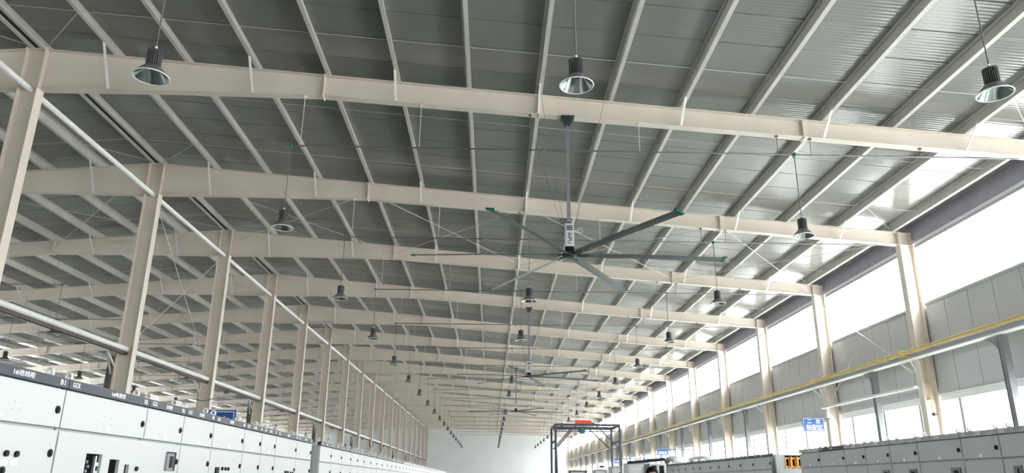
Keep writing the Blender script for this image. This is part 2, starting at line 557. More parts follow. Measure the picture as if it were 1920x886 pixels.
BR = [1, 3, 5, 7, 9, 11, 13]
brace_mes = []
for k in BR:
    for s in (1, -1):
        d = PX[k] - RX
        p0 = (RX + s * d, -.10, zb(d) + .03)
        p1 = (RX + s * (d + .01), -.60, zt(RX + d) + .05)
        brace_mes.append(MB().bar(p0, p1, .045, .02).bar(p0, (p0[0], p0[1] + .09, p0[2]), .06, .03).mesh('flange_brace', M['white']))
for n in range(1, NF + 1):
    t = thing('roof_girder', 'cream steel roof girder, %s from the camera, spanning the hall under the purlins' % ORD[n - 1], 'girder', (0, FY(n) - (.12 if n == NF else 0), 0), 'steel roof girders')
    for nm, me in (('web', web_me), ('top_flange', tf_me), ('bottom_flange', bf_me)):
        obj(nm, me, t)
    for pme in plates:
        obj('end_plate', pme, t)
    for bme in brace_mes:
        obj('flange_brace', bme, t)

# ------------------------------------------------------------------ purlins (Z sections running the whole length)
Y0P, Y1P = 5.0, YE - .05
prof = [(-.07, PH), (.004, PH), (.004, .006), (.07, .006), (.07, .028), (.064, .028), (.064, 0), (-.002, 0), (-.002, PH - .006), (-.07, PH - .006)]
prof = [(-.075, .195), (-.075, PH), (.003, PH), (.003, .006), (.075, .006), (.075, .026), (.08, .026), (.08, 0.0), (-.003, 0.0), (-.003, PH - .006), (-.07, PH - .006), (-.07, .195)]
pu = MB().prism_xz(prof, 0, Y1P - Y0P)
pur_me = pu.mesh('roof_purlin', M['purlin'])
for s, side in ((1, 'right'), (-1, 'left')):
    for k, x in enumerate(PX):
        xx = RX + s * (x - RX)
        nm = 'ridge' if k == 0 else ORD[k - 1] + ' below the ridge purlin'
        lab = ('cream ridge purlin on the %s side of the dark ridge gap' % side) if k == 0 else 'long cream roof purlin on the %s slope, %s from the ridge' % (side, ORD[k])
        o = obj('roof_purlin', pur_me, None, (xx, Y0P, zt(xx)), (0, SL, 0))
        if s < 0:
            o.location = (xx, Y1P, zt(xx))
            o.rotation_euler = (0, SL, PI)
        tag(o, lab, 'purlin', 'roof purlins')

# ------------------------------------------------------------------ columns
HB = 9.44
c_web = MB().box(-.19, .19, -.005, .005, 0.02, HB).mesh('web', M['cream'])
c_fl = MB().box(-.007, .007, -.125, .125, 0.02, HB).mesh('flange', M['cream'])
c_base = MB().box(-.215, .215, -.2, .2, 0, .02).mesh('base_plate', M['cream'])
c_stiff = MB().box(-.185, .185, -.12, .12, HB - .55, HB - .535).mesh('stiffener', M['cream'])
for n in range(1, NF + 1):
    t = thing('steel_column', 'cream steel column of the inner row, %s from the camera, behind the left cabinets' % ORD[n - 1], 'column', (RX, FY(n) - (.14 if n == NF else 0), 0), 'inner row columns')
    obj('web', c_web, t)
    for x in (-.197, .197):
        obj('flange', c_fl, t, (x, 0, 0))
    obj('base_plate', c_base, t)
HR = zb(21.5) - .01
r_web = MB().box(-.18, .18, -.005, .005, 0.02, HR).mesh('web', M['cream'])
r_fl = MB().box(-.007, .007, -.125, .125, 0.02, HR).mesh('flange', M['cream'])
for n in range(1, NF + 1):
    t = thing('steel_column', 'cream steel column standing against the right window wall, %s from the camera' % ORD[n - 1], 'column', (11.75, FY(n) - (.14 if n == NF else 0), 0), 'right wall columns')
    obj('web', r_web, t)
    for x in (-.187, .187):
        obj('flange', r_fl, t, (x, 0, 0))
    obj('base_plate', c_base, t, (-.02, 0, 0))

# tie tubes and crane-rail tube along the inner row
tag(MB().tube((RX, 8, 9.42), (RX, YE - .1, 9.42), .062, 12).build('tie_tube', M['white'], smooth=True), 'white round tie tube linking the tops of the inner columns', 'tube')
t = thing('runway_tube', 'white runway tube with dark underside crossing the inner columns at mid height', 'tube', (RX, 8, 5.0))
MB().tube((0, 0, 0), (0, YE - 8.1, 0), .07, 14).build('tube', M['white'], t, True)
MB().box(-.05, .03, 0, YE - 8.1, -.15, -.068).build('underside_rail', M['brown'], t)
for n in range(1, NF + 1):
    if n <= 12:
        MB().bar((-.25, FY(n) - 8 - .55, -.12), (-.21, FY(n) - 8 - .14, -.45), .05, .03).build('bracket', M['white'], t)

lp_me = MB().box(-.085, .085, -.008, .008, 0, 4.82).box(-.085, -.07, -.08, .08, 0, 4.82).box(.07, .085, -.08, .08, 0, 4.82).mesh('post', M['post'])
lk_me = MB().bar((.05, -.08, 4.35), (.05, -.45, 4.82), .05, .03).mesh('knee_bracket', M['purlin'])
lt_me = MB().box(.0, .12, -.03, .03, 4.35, 4.42).box(.0, .12, -.03, .03, 3.2, 3.27).mesh('tie', M['white'])
for i, n in enumerate((2, 4, 6, 8, 12, 14, 16)):
    t = thing('runway_post', 'dark grey runway post just left of the %s inner column' % ORD[n - 1], 'post', (-10.10, FY(n) + .02, 0), 'dark posts of the inner row')
    obj('post', lp_me, t)
    obj('knee_bracket', lk_me, t)
    obj('tie', lt_me, t)
yp = MB().tube((0, 0, 0.3), (0, 0, 4.9), .018, 8).mesh('gas_drop_pipe', M['yellow'], True)
for n in (2, 3, 4, 5, 6):
    tag(obj('gas_drop_pipe', yp, None, (-9.98, FY(n) - .09, 0)), 'thin yellow pipe running down the left edge of the %s inner column' % ORD[n - 1], 'pipe', 'yellow drop pipes of the inner row')
t = thing('hanging_cable', 'dark looped cable hanging below the runway tube by a far inner column', 'cable', (-9.6, FY(9), 4.9))
MB().path([(0, .9 * math.cos(a), -1.05 + .9 * -math.sin(a) * .55 + .95) for a in [PI * k / 12 for k in range(13)]], .03, 8).build('cable_loop', M['dark'], t, True)
MB().path([(0, 6 + .9 * math.cos(a), -.1 - .5 * math.sin(a)) for a in [PI * k / 12 for k in range(13)]], .03, 8).build('cable_loop', M['dark'], t, True)
t = thing('cable_clamp', 'dark cable bound round the third inner column', 'cable', (RX, FY(3), 4.3))
MB().path([(-.24, -.14, 0), (-.05, -.16, -.05), (.2, -.16, 0), (.24, .0, .05)], .012, 6).build('cable_loop', M['dark'], t)

# ------------------------------------------------------------------ bracing
def cross(label, segs, group, r=.009, mat='purlin'):
    x = sum(s[0][0] for s in segs) / len(segs)
    y = sum(s[0][1] for s in segs) / len(segs)
    t = thing('cross_brace', label, 'brace', (x, y, 0), group)
    for a, b in segs:
        MB().tube((a[0] - x, a[1] - y, a[2]), (b[0] - x, b[1] - y, b[2]), r, 6).build('brace_rod', M[mat], t)
def zr(x):
    return zt(x) - .26
def roofx(xa, xb, n, lab):
    ya, yb = FY(n) + .02, FY(n + 1) - .02
    cross(lab, [((xa, ya, zr(xa)), (xb, yb, zr(xb))), ((xa, yb, zr(xa) - .03), (xb, ya, zr(xb) - .03))], 'roof cross braces')
for n, bay in ((2, 'second and third girders'), (8, 'eighth and ninth girders'), (14, 'fourteenth and fifteenth girders')):
    for xa, xb, lab in ((-9.3, -3.65, 'beside the ridge'), (-3.65, .9, 'left of the middle lamps'), (.9, 6.46, 'right of the middle lamps'), (6.46, 11.4, 'beside the right eave'),
                        (-10.2, -15.85, 'on the left slope beside the ridge'), (-15.85, -21.0, 'low on the left slope')):
        roofx(xa, xb, n, 'thin crossed roof braces %s, between %s' % (lab, bay))
cross('crossed white rods between the second and third inner columns', [((RX + .02, FY(2), 9.4), (RX + .02, FY(3), 5.1)), ((RX - .02, FY(3), 9.4), (RX - .02, FY(2), 5.1))], 'wall cross braces', .012)
cross('crossed white rods in front of the right wall panels, second bay', [((11.76, FY(2) + .1, 4.5), (11.76, FY(3) - .1, 7.8)), ((11.72, FY(2) + .1, 7.83), (11.72, FY(3) - .1, 4.5))], 'wall cross braces', .014)

# ------------------------------------------------------------------ right runway beam, posts, gas pipe, girt
t = thing('runway_beam', 'grey runway beam below the yellow pipe along the right wall', 'beam', (11.45, 8, 4.98))
MB().box(-.05, .05, 0, YE - 8.2, .025, .12).build('web', M['beam'], t)
MB().box(-.11, .11, 0, YE - 8.2, 0, .025).build('bottom_flange', M['white'], t)
MB().box(-.11, .11, 0, YE - 8.2, .115, .13).build('top_flange', M['beam'], t)
cb_me = MB().bar((.0, 0, -.02), (.12, -.03, -.34), .05, .03).bar((-.02, .5, -.02), (.06, .1, -.32), .05, .03).mesh('bracket', M['white'])
for n in range(1, NF):
    obj('bracket', cb_me, t, (0, FY(n) - 8 + .1, 0))
rp_post = MB().box(-.06, .06, -.07, .07, 0, 4.95).mesh('post', M['post'])
rp_fl = MB().box(-.075, .075, -.085, -.07, 0, 4.95).box(-.075, .075, .07, .085, 0, 4.95).mesh('flange', M['post'])
arc = [(.085 + .55 * (1 - math.cos(a)), 4.40 + .55 * math.sin(a)) for a in [PI / 2 * k / 6 for k in range(7)]]
rp_knee = MB().prism_yz([(.085, 4.95)] + arc[::-1] if False else [(.085, 4.95), (.085, 4.35)] + arc[1:], -.04, .04).mesh('knee_plate', M['post'])
for n in range(1, 16):
    if n == 3:
        continue
    t = thing('runway_post', 'grey steel runway post in the bay after the %s right wall column' % ORD[n - 1], 'post', (11.525, FY(n) + 2.35, 0), 'grey posts along the right wall')
    obj('post', rp_post, t)
    obj('flange', rp_fl, t)
    obj('knee_plate', rp_knee, t)
t = thing('girt_tube', 'white horizontal tube between the second and third right wall columns', 'tube', (11.41, FY(2), 4.25))
MB().box(0, .145, .02, .10, -.04, .04).box(0, .145, 5.85, 5.95, -.04, .04).build('stub', M['white'], t)
MB().tube((0, .0, 0), (0, 5.95, 0), .048, 10).build('tube', M['white'], t, True)
MB().bar((.02, 5.55, -.02), (.15, 5.95, -.4), .05, .02).build('gusset', M['white'], t)

t = thing('gas_pipe', 'long yellow gas pipe running along the right wall', 'pipe', (11.3, 8, 5.17))
MB().tube((0, 0, 0), (0, YE - 10, 0), .048, 12).build('pipe', M['yellow'], t, True)
fl_me = MB().tube((0, -.05, 0), (0, -.025, 0), .09, 12).tube((0, .025, 0), (0, .05, 0), .09, 12).box(-.02, .3, -.02, .02, -.06, -.045).mesh('pipe_flange', M['yellow'])
for n in range(1, NF):
    obj('pipe_flange', fl_me, t, (0, FY(n) - 8 + .2, 0))
obj('pipe_flange', fl_me, t, (0, FY(2) - 8 + 1.05, 0))
t = thing('gas_branch', 'thin yellow branch pipe with a valve down the second right wall column', 'pipe', (11.3, FY(2), 5.1))
MB().path([(.02, .5, .02), (.02, -.1, -.06), (.42, -.1, -.06), (.44, -.1, -1.5)], .014, 8).build('pipe', M['yellow'], t, True)
MB().sphere((.44, -.12, -1.58), .05).tube((.38, -.12, -1.58), (.52, -.12, -1.58), .02, 8).build('valve', M['dark'], t)
for z in (-.75, -1.2):
    MB().box(.40, .48, -.13, -.02, z, z + .02).build('clip', M['yellow'], t)
dp_me = MB().path([(0, 0, 5.1), (.36, 0, 5.1), (.36, 0, 3.4)], .014, 8).mesh('gas_branch', M['yellow'], True)
for n in (4, 5, 6, 7, 8):
    tag(obj('gas_branch', dp_me, None, (11.3, FY(n) - .1, 0)), 'thin yellow branch pipe down the %s right wall column' % ORD[n - 1], 'pipe', 'yellow branch pipes of the right wall')

# ------------------------------------------------------------------ lighting conduits and high-bay lamps
ZC = 8.25
cond_me = MB().tube((.3, 0, 0), (15.6, 0, 0), .017, 8).mesh('conduit', M['conduit'], True)
cond2_me = MB().tube((-.3, 0, 0), (-14, 0, 0), .017, 8).mesh('conduit', M['conduit'], True)
jb_me = MB().sphere((0, 0, 0), .05).mesh('junction_box', M['green'], True)
jbd_me = MB().sphere((0, 0, 0), .045).mesh('junction_box', M['conduit'], True)
for n in range(1, NF):
    t = thing('lamp_conduit', 'thin dark lamp conduit hung below the %s roof girder, right slope' % ORD[n - 1], 'conduit', (-4.6, FY(n) - .02, ZC), 'lamp conduits')
    obj('conduit', cond_me, t)
    for x in (-4.03, -1.59, .7, 2.99, 5.89, 6.59, 8.91):
        d = x - RX
        MB().tube((x + 4.6, .0, .0), (x + 4.6, .0, zb(d) - ZC + .03), .007, 6).box(x + 4.57, x + 4.63, -.03, .03, zb(d) - ZC - .03, zb(d) - ZC + .002).build('hanger_rod', M['cream' if x < 3.5 and x != .7 else 'conduit'], t)
    for x in (-4.22, .98, 6.23):
        obj('junction_box', jb_me if n in (1, 2) and x != .98 else jbd_me, t, (x + 4.6, 0, 0))
    t = thing('lamp_conduit', 'thin dark lamp conduit hung below the %s roof girder, left slope' % ORD[n - 1], 'conduit', (-14.9, FY(n) - .02, ZC), 'lamp conduits')
    obj('conduit', cond2_me, t)
    for x in (-15.3, -20.6):
        obj('junction_box', jbd_me, t, (x + 14.9, 0, 0))
    for x in (-15.6, -18.0, -20.2, -23.0, -26.0):
        d = RX - x
        MB().tube((x + 14.9, 0, 0), (x + 14.9, 0, zb(d) - ZC + .03), .007, 6).build('hanger_rod', M['conduit'], t)

refl_out = MB().lathe([(.075, .145), (.10, .13), (.165, .06), (.212, .0)], 28).mesh('reflector_shell', M['reflout'], True)
refl_in = MB().lathe([(.068, .135), (.094, .122), (.158, .055), (.205, .002)], 28).mesh('reflector', M['mirror'], True)
rim_me = MB().ring((0, 0, 0), (0, 0, 1), .209, .0075, 28, 6).mesh('rim', M['rim'], True)
lens_me = MB().lathe([(.001, .112), (.04, .115), (.066, .128), (.066, .14), (.001, .142)], 20).mesh('lens', M['led'], True)
hs = MB().lathe([(.001, .145), (.058, .145), (.058, .36), (.03, .385), (.001, .385)], 16)
for k in range(22):
    a = 2 * PI * k / 22
    c, s = math.cos(a), math.sin(a)
    hs.bar((c * .072, s * .072, .15), (c * .072, s * .072, .355), .007, .036, (c, s, 0))
hs_me = hs.mesh('heat_sink', M['heatsink'])
hook_me = MB().tube((0, 0, .38), (0, 0, .42), .018, 8).mesh('hook', M['rim'])
def lamp(x, y, z, ztop, label, group, full=True):
    t = thing('high_bay_lamp', label, 'lamp', (x, y, z), group)
    obj('reflector_shell', refl_out, t)
    obj('reflector', refl_in, t)
    obj('rim', rim_me, t)
    obj('lens', lens_me, t)
    obj('heat_sink', hs_me, t)
    obj('hook', hook_me, t)
    key = round(ztop - z, 3)
    if key not in lamp.rods:
        lamp.rods[key] = MB().tube((0, 0, .40), (0, 0, ztop - z), .009, 8).mesh('suspension_rod', M['conduit'], True)
    obj('suspension_rod', lamp.rods[key], t)
lamp.rods = {}
for x, row in ((-4.22, 'left'), (.98, 'middle'), (6.23, 'right')):
    for n in range(0, NF):
        if row == 'middle' and n in (1, 4, 7):
            continue
        zl = 6.36 if n == 0 else 6.47
        if n == 0:
            lab = 'grey high-bay lamp nearest the camera in the %s row, shiny reflector facing down' % row
        else:
            lab = 'grey high-bay lamp of the %s row hanging at the %s roof girder' % (row, ORD[n - 1])
        lamp(x, FY(n), zl, (zt(x) + PH - .035) if n == 0 else ZC, lab, 'high-bay lamps of the %s row' % row)
for x, row in ((-15.3, 'near'), (-20.6, 'far')):
    for n in range(2, NF):
        lamp(x, FY(n), 6.47, ZC, 'dark high-bay lamp of the %s row beyond the inner columns, at the %s girder' % (row, ORD[n - 1]), 'lamps beyond the inner columns')

# ------------------------------------------------------------------ big ceiling fans
def blade_mesh():
    mm = MB()
    prof_ = [(-.085, .0), (-.05, .018), (.0, .022), (.05, .014), (.085, .0), (.0, -.004)]
    secs = []
    for r_, dz in ((.22, 0), (1.6, -.01), (3.08, -.05)):
        secs.append([(r_, y, z + dz) for y, z in prof_])
    k = len(prof_)
    vs = [p for s_ in secs for p in s_]
    fs = [tuple(range(k)), tuple(range(2 * k, 3 * k))[::-1]]
    for a in range(2):
        for i in range(k):
            j = (i + 1) % k
            fs.append((a * k + i, a * k + j, (a + 1) * k + j, (a + 1) * k + i))
    mm.add(vs, fs)
    return mm.mesh('blade', M['blade'])
blade_me = blade_mesh()
cap_me = MB().prism_xz([(3.05, -.062), (3.12, -.058), (3.14, -.035), (3.05, -.022)], -.088, .088).mesh('blade_tip', M['green'])
hub_me = MB().lathe([(.001, -.05), (.09, -.05), (.14, -.03), (.14, .03), (.09, .06), (.001, .06)], 20).mesh('hub', M['dark'], False)
arm_me = MB().box(.1, .4, -.03, .03, -.012, .022).mesh('blade_arm', M['dark'])
house_me = MB().box(-.09, .09, -.09, .09, .16, .64).box(-.075, .075, -.10, -.09, .17, .63).mesh('motor_housing', M['silver'])
base_me = MB().box(-.085, .085, -.085, .085, .05, .165).box(-.03, .03, -.1, -.08, .08, .13).mesh('motor_base', M['black'])
bars_me = MB().box(-.062, .062, -.104, -.101, .565, .588).box(-.062, .062, -.104, -.101, .53, .553).box(-.062, .062, -.104, -.101, .495, .518).mesh('stripe_mark', M['black'])
def fan(n, x, z, rot, label):
    y = FY(n)
    t = thing('ceiling_fan', label, 'fan', (x, y, z), 'large ceiling fans')
    obj('hub', hub_me, t)
    obj('motor_base', base_me, t)
    obj('motor_housing', house_me, t)
    obj('stripe_mark', bars_me, t)
    put_text(text_mesh('AIPU', M['black'], .235, .085), t, (0, -.1025, .335), (0, 0, -1), (1, 0, 0))
    ztop = zb(x - RX) - z
    MB().box(-.035, .035, -.035, .035, .66, ztop - .16).build('down_rod', M['post'], t)
    MB().tube((0, 0, .62), (0, 0, .68), .06, 10).build('collar', M['dark'], t)
    MB().prism_xz([(-.10, ztop), (.10, ztop), (.09, ztop - .12), (.05, ztop - .2), (-.05, ztop - .2), (-.09, ztop - .12)], -.07, .07).box(-.14, .14, -.11, .11, ztop - .03, ztop + .02).build('mount_bracket', M['dark'], t)
    for k in range(6):
        a = rot + k * PI / 3
        pe = bpy.data.objects.new('blade', blade_me)
        COL.objects.link(pe)
        pe.parent = t
        pe.matrix_basis = Matrix.Rotation(a, 4, 'Z') @ Matrix.Rotation(math.radians(-14), 4, 'X')
        obj('blade_tip', cap_me, pe)
        obj('blade_arm', arm_me, pe)
    gw = MB()
    for dx, dy in ((-.75, -1.3), (.75, -1.3), (-.75, 1.3), (.75, 1.3)):
        gw.tube((dx * .13, dy * .07, .5), (dx, dy, zt(x + dx) - z + .02), .004, 5)
    gw.build('guy_wires', M['conduit'], t)
    MB().ring((.22, -.02, .52), (0, 1, 0), .05, .008).tube((.1, -.02, .5), (.17, -.02, .52), .006, 5).build('safety_ring', M['steelshiny'], t)
fan(1, 1.487, 5.99, 0.0, 'nearest large six-blade ceiling fan with silver motor box')
fan(4, 1.55, 6.03, math.radians(14.5), 'second large ceiling fan, further down the hall')
fan(7, 1.56, 6.19, math.radians(1.5), 'third and farthest large ceiling fan, smallest in view')

# ------------------------------------------------------------------ signs
def sign(label, x, y, z, wd, h, rows, arm, group='blue area signs'):
    t = thing('area_sign', label, 'sign', (x, y, z), group)
    MB().box(-wd / 2, wd / 2, -.02, .02, 0, h).build('board', M['signblue'], t)
    b = .02
    fr = MB().box(-wd / 2 + b, wd / 2 - b, -.0235, -.0205, b, b + .008).box(-wd / 2 + b, wd / 2 - b, -.0235, -.0205, h - b - .008, h - b)
    fr.box(-wd / 2 + b, -wd / 2 + b + .008, -.0235, -.0205, b + .008, h - b - .008).box(wd / 2 - b - .008, wd / 2 - b, -.0235, -.0205, b + .008, h - b - .008)
    fr.build('border_line', M['signwhite'], t)
    for body, cx, cz, ww, hh in rows:
        put_text(text_mesh(body, M['signwhite'], ww, hh), t, (cx, -.0225, cz), (1, 0, 0), (0, 0, 1))
    MB().bar(arm[0], arm[1], .03, .04).build('arm', M['dark'], t)
    if len(arm) > 2:
        MB().tube(arm[2], arm[3], .012, 6).build('pole', M['post'], t)
    return t
sign('blue sign with white characters on the third right wall column', 10.93, FY(3) - .3, 3.43, .74, .46,
     [('二', -.14, .34, .15, .12), ('次', .15, .34, .16, .15), ('装配区', .02, .14, .58, .19)], [(.3, .05, .44), (.66, .2, .44)])
sign('smaller blue sign with white characters, beyond the open white cabinet', 9.74, 44.0, 3.26, .66, .36, [('检验区', 0, .15, .52, .18)], [(.3, .05, .33), (1.82, .2, .33)])
sign('small blue sign seen between the right gantry legs', 8.12, 50.0, 2.96, .46, .32, [('包装区', 0, .14, .36, .14)], [(.2, .05, .29), (3.44, .2, .29)])
sign('blue sign half hidden behind the left cabinets', -3.55, 10.2, 2.08, .36, .50,
     [('一', -.12, .36, .05, .03), ('次', .04, .36, .12, .12), ('装配区', 0, .16, .3, .13)], [(-.1, 0, .02), (-.1, 0, .0), (0, .03, -2.08), (0, .03, .2)])

# ------------------------------------------------------------------ switchgear cabinets
eye_me = {}
for s in (1, -1):
    eye_me[s] = MB().ring((0, 0, .036), (.35 * s, 1, 0), .021, .0075, 12, 6).tube((0, 0, 0), (0, 0, .014), .012, 8).bar((-.01 * s, -.035, .012), (0, 0, .03), .014, .012).mesh('eye_bolt', M['white'])
lock_me = MB().tube((-.001, 0, 0), (.006, 0, 0), .02, 12).tube((.006, 0, 0), (.011, 0, 0), .012, 8).mesh('door_lock', M['black'])
plate_l = MB().box(-.001, .005, -.03, .03, -.012, .012).mesh('name_plate', M['signwhite'])
hole_me = MB().tube((-.001, 0, 0), (.0015, 0, 0), .0035, 6).mesh('screw_hole', M['cabside'])
knob_me = MB().tube((-.001, 0, 0), (.012, 0, 0), .014, 12).mesh('control_knob', M['black'])
_cab = {}
def bm_box(key, *bx, mat='cab'):
    if key not in _cab:
        m_ = MB()
        for b in bx:
            m_.box(*b)
        _cab[key] = m_.mesh(key[0], M[mat])
    return _cab[key]
def cabinet(xf, y0, y1, s, label, group, code=None, title=None, wrap=False, lockup=True, lower='split', depth=.85, ztop=2.19, letters=True, tshift=0.0):
    wd = y1 - y0
    yc = (y0 + y1) / 2
    t = thing('switchgear_cabinet', label, 'cabinet', (xf, yc, 0), group)
    g = .006
    h = round(wd / 2, 3)
    X = lambda a, b: (min(s * a, s * b), max(s * a, s * b))
    def pc(name, a, b, ya, yb, za, zb_, mat):
        k = (name, s, round(a, 3), round(b, 3), round(ya, 3), round(yb, 3), round(za, 3), round(zb_, 3), mat)
        return obj(name, bm_box(k, (*X(a, b), ya, yb, za, zb_), mat=mat), t)
    pc('body', -depth, -.022, -h + g, h - g, .06, 2.14, 'cabside')
    pc('plinth', -depth + .03, -.05, -h + .02, h - .02, 0, .06, 'dark')
    pc('top_cover', -depth, -.04, -h + g, h - g, 2.14, ztop - .012, 'cab')
    pc('lintel', -.04, .008, -h + g * .6, h - g * .6, 2.142, ztop, 'lintelwrap' if wrap else 'lintel')
    pc('busbar_door', -.021, 0, -h + g, h - g, 1.945, 2.132, 'cab')
    if lower == 'split':
        pc('compartment_door', -.021, 0, -h + g, h - g, 1.03, 1.928, 'cab')
        pc('compartment_door', -.021, 0, -h + g, h - g, .1, 1.015, 'cab')
    elif lower == 'tall':
        pc('compartment_door', -.021, 0, -h + g, h - g, .1, 1.928, 'cab')
    def at(nm, me, u, v, z):
        return obj(nm, me, t, (s * u, v, z))
    hi = h if s > 0 else -h
    e = 1 if s > 0 else -1
    at('door_lock', lock_me, 0 if s > 0 else .011, hi - e * .05, 2.03)
    if lockup:
        at('door_lock', lock_me, 0 if s > 0 else .011, hi - e * .045, 1.817)
    at('name_plate', plate_l, 0 if s > 0 else .005, .0, 1.968)
    for v in (-h + .10, h - .08):
        o = obj('eye_bolt', eye_me[s], t, (-s * .055, v, ztop - .012))
    if letters:
        ex = (0, 1, 0) if s > 0 else (0, -1, 0)
        zc_ = (2.142 + ztop) / 2 + .001
        u = s * .0095
        lt = M['signwhite'] if not wrap else M['film']
        put_text(text_mesh('GCK', lt, .075, .026), t, (u, -e * (h - .075), zc_), ex, (0, 0, 1))
        if title:
            put_text(text_mesh(title, lt, .17 if len(title) > 3 else .10, .028), t, (u, tshift, zc_), ex, (0, 0, 1))
        if code:
            put_text(text_mesh(code, lt, .045, .026), t, (u, e * (h - .06), zc_), ex, (0, 0, 1))
    return t, at, pc

XL, XR = -2.22, 4.53
GL = 'cabinets of the left row'
left_b = [2.99, 4.02, 5.0, 5.61, 6.22, 7.01, 7.55, 8.06, 8.93, 9.66]
left_title = ['1#进线柜', '1#电容柜'] + ['出线柜'] * 20
cabs = []
for i in range(9):
    a, b = left_b[i], left_b[i + 1]
    lab = ['light grey switchgear cabinet with two black knobs at the lower left corner of the view', 'light grey switchgear cabinet with dark window openings in its lower front'][i] if i < 2 else \
        'light grey switchgear cabinet, %s from the camera in the left row' % ORD[i]
    cabs.append(cabinet(XL, a, b, 1, lab, GL, 'B%d' % (i + 1), left_title[i], lower='none' if i in (1, 2) else 'tall', lockup=i not in (1, ), tshift=(.12, .06)[i] if i < 2 else 0))
# fittings of the nearest cabinets (positions from the photograph)
def on(i, nm, me, y, z, u=0.0):
    t, at, pc = cabs[i]
    return obj(nm, me, t, (u, y - (left_b[i] + left_b[i + 1]) / 2, z))
for y in (3.618, 3.697):
    on(0, 'control_knob', knob_me, y, 1.803)
    on(0, 'name_plate', plate_l, y - .01, 1.764)
on(0, 'door_lock', lock_me, 3.616, 1.726)
for y, z in ((3.61, 2.035), (3.66, 2.035), (3.60, 2.0), (3.655, 2.0)):
    on(0, 'screw_hole', hole_me, y, z)
for y, z in ((4.444, 1.998), (4.552, 1.997), (4.46, 2.035), (4.54, 2.033)):
    on(1, 'screw_hole', hole_me, y, z)
# lower front of the second cabinet: a sheet with real cut-outs, black sheets behind them painting the shade inside
t2, at2, pc2 = cabs[1]
yc2 = (4.02 + 5.0) / 2
cuts = [(4.335, 4.512, 1.45, 1.829), (4.607, 4.728, 1.45, 1.806), (4.803, 4.862, 1.70, 1.782)]
ys = [4.03] + [v for c in cuts for v in c[:2]] + [4.994]
m = MB()
for a, b in ((ys[0], ys[1]), (ys[2], ys[3]), (ys[4], ys[5]), (ys[6], ys[7])):
    m.box(-.02, .0, a - yc2, b - yc2, .1, 1.928)
for (a, b, z0, z1) in cuts:
    m.box(-.02, 0, a - yc2, b - yc2, z1, 1.928)
    m.box(-.02, 0, a - yc2, b - yc2, .1, z0)
m.build('compartment_door', M['cab'], t2)
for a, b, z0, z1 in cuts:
    MB().box(-.0215, -.0195, a - yc2 - .01, b - yc2 + .01, z0 - .01, z1 + .01).build('interior_shade_sheet', M['void'], t2)  # thin black sheet, shade of the interior put in as colour
m = MB()
for k in range(3):
    m.box(-.019, -.008, 4.455 - yc2, 4.50 - yc2, 1.765 - k * .045, 1.785 - k * .045)
m.box(-.019, -.006, 4.452 - yc2, 4.468 - yc2, 1.62, 1.82).build('switch_mechanism', M['steelshiny'], t2)
m = MB()
for k in range(4):
    m.tube((-.019, 4.375 - yc2 + .018 * (k % 2), 1.785 - k * .024), (-.008, 4.375 - yc2 + .018 * (k % 2), 1.785 - k * .024), .009, 8)
m.build('terminal', M['post'], t2)
on(1, 'control_knob', knob_me, 4.957, 1.759)
t3, at3, pc3 = cabs[2]
yc3 = (5.0 + 5.61) / 2
MB().box(-.021, .0, 4.994 - yc3, 5.604 - yc3, .1, 1.928).build('compartment_door', M['cab'], t3)
mt = obj('meter', MB().box(0, .012, 5.382 - yc3, 5.522 - yc3, 1.754, 1.878).mesh('meter', M['post']), t3)
obj('meter_screen', MB().box(.012, .015, 5.425 - yc3, 5.482 - yc3, 1.775, 1.85).mesh('meter_screen', M['black']), mt)
obj('meter_bezel', MB().box(.010, .014, 5.50 - yc3, 5.522 - yc3, 1.754, 1.878).box(.010, .014, 5.382 - yc3, 5.5 - yc3, 1.868, 1.878).mesh('meter_bezel', M['black']), mt)
t5, _, _ = cabs[4]
yc5 = (6.22 + 7.01) / 2
MB().box(0, .01, 6.365 - yc5, 6.44 - yc5, 1.68, 1.797).build('meter', M['black'], t5)
for y in (6.52, 6.60, 6.67):
    obj('indicator', hole_me if False else knob_me, t5, (0, y - yc5, 1.788))
t8, _, _ = cabs[7]
MB().box(0, .01, .0, .16, 1.66, 1.80).build('meter', M['black'], t8)
for v in (.24, .33):
    obj('indicator', knob_me, t8, (0, v, 1.78))

# bright sheet steel end panel showing in the gap of the left row
t = thing('sheet_steel_stack', 'bright folded sheet steel standing in the gap of the left cabinet row', 'sheet steel', (-2.35, 9.9, 0))
for k in range(4):
    MB().box(-.5 + .03 * (k % 2), .03 * (k % 2), -.23 + .115 * k, -.13 + .115 * k, 0, 2.16).build('steel_sheet', M['steelshiny'], t)

yy = 10.15
bounds = [10.15, 10.9, 11.66, 12.44, 13.09, 13.74]
while bounds[-1] < 55:
    bounds.append(round(bounds[-1] + .77, 3))
for i in range(len(bounds) - 1):
    cabinet(XL, bounds[i], bounds[i + 1], 1, 'light grey switchgear cabinet, %s from the camera in the left row' % ordn(i + 9), GL, 'B%d' % (i + 10), '出线柜',
            wrap=bounds[i] > 19.8, lower='tall', letters=i < 12, ztop=2.19)

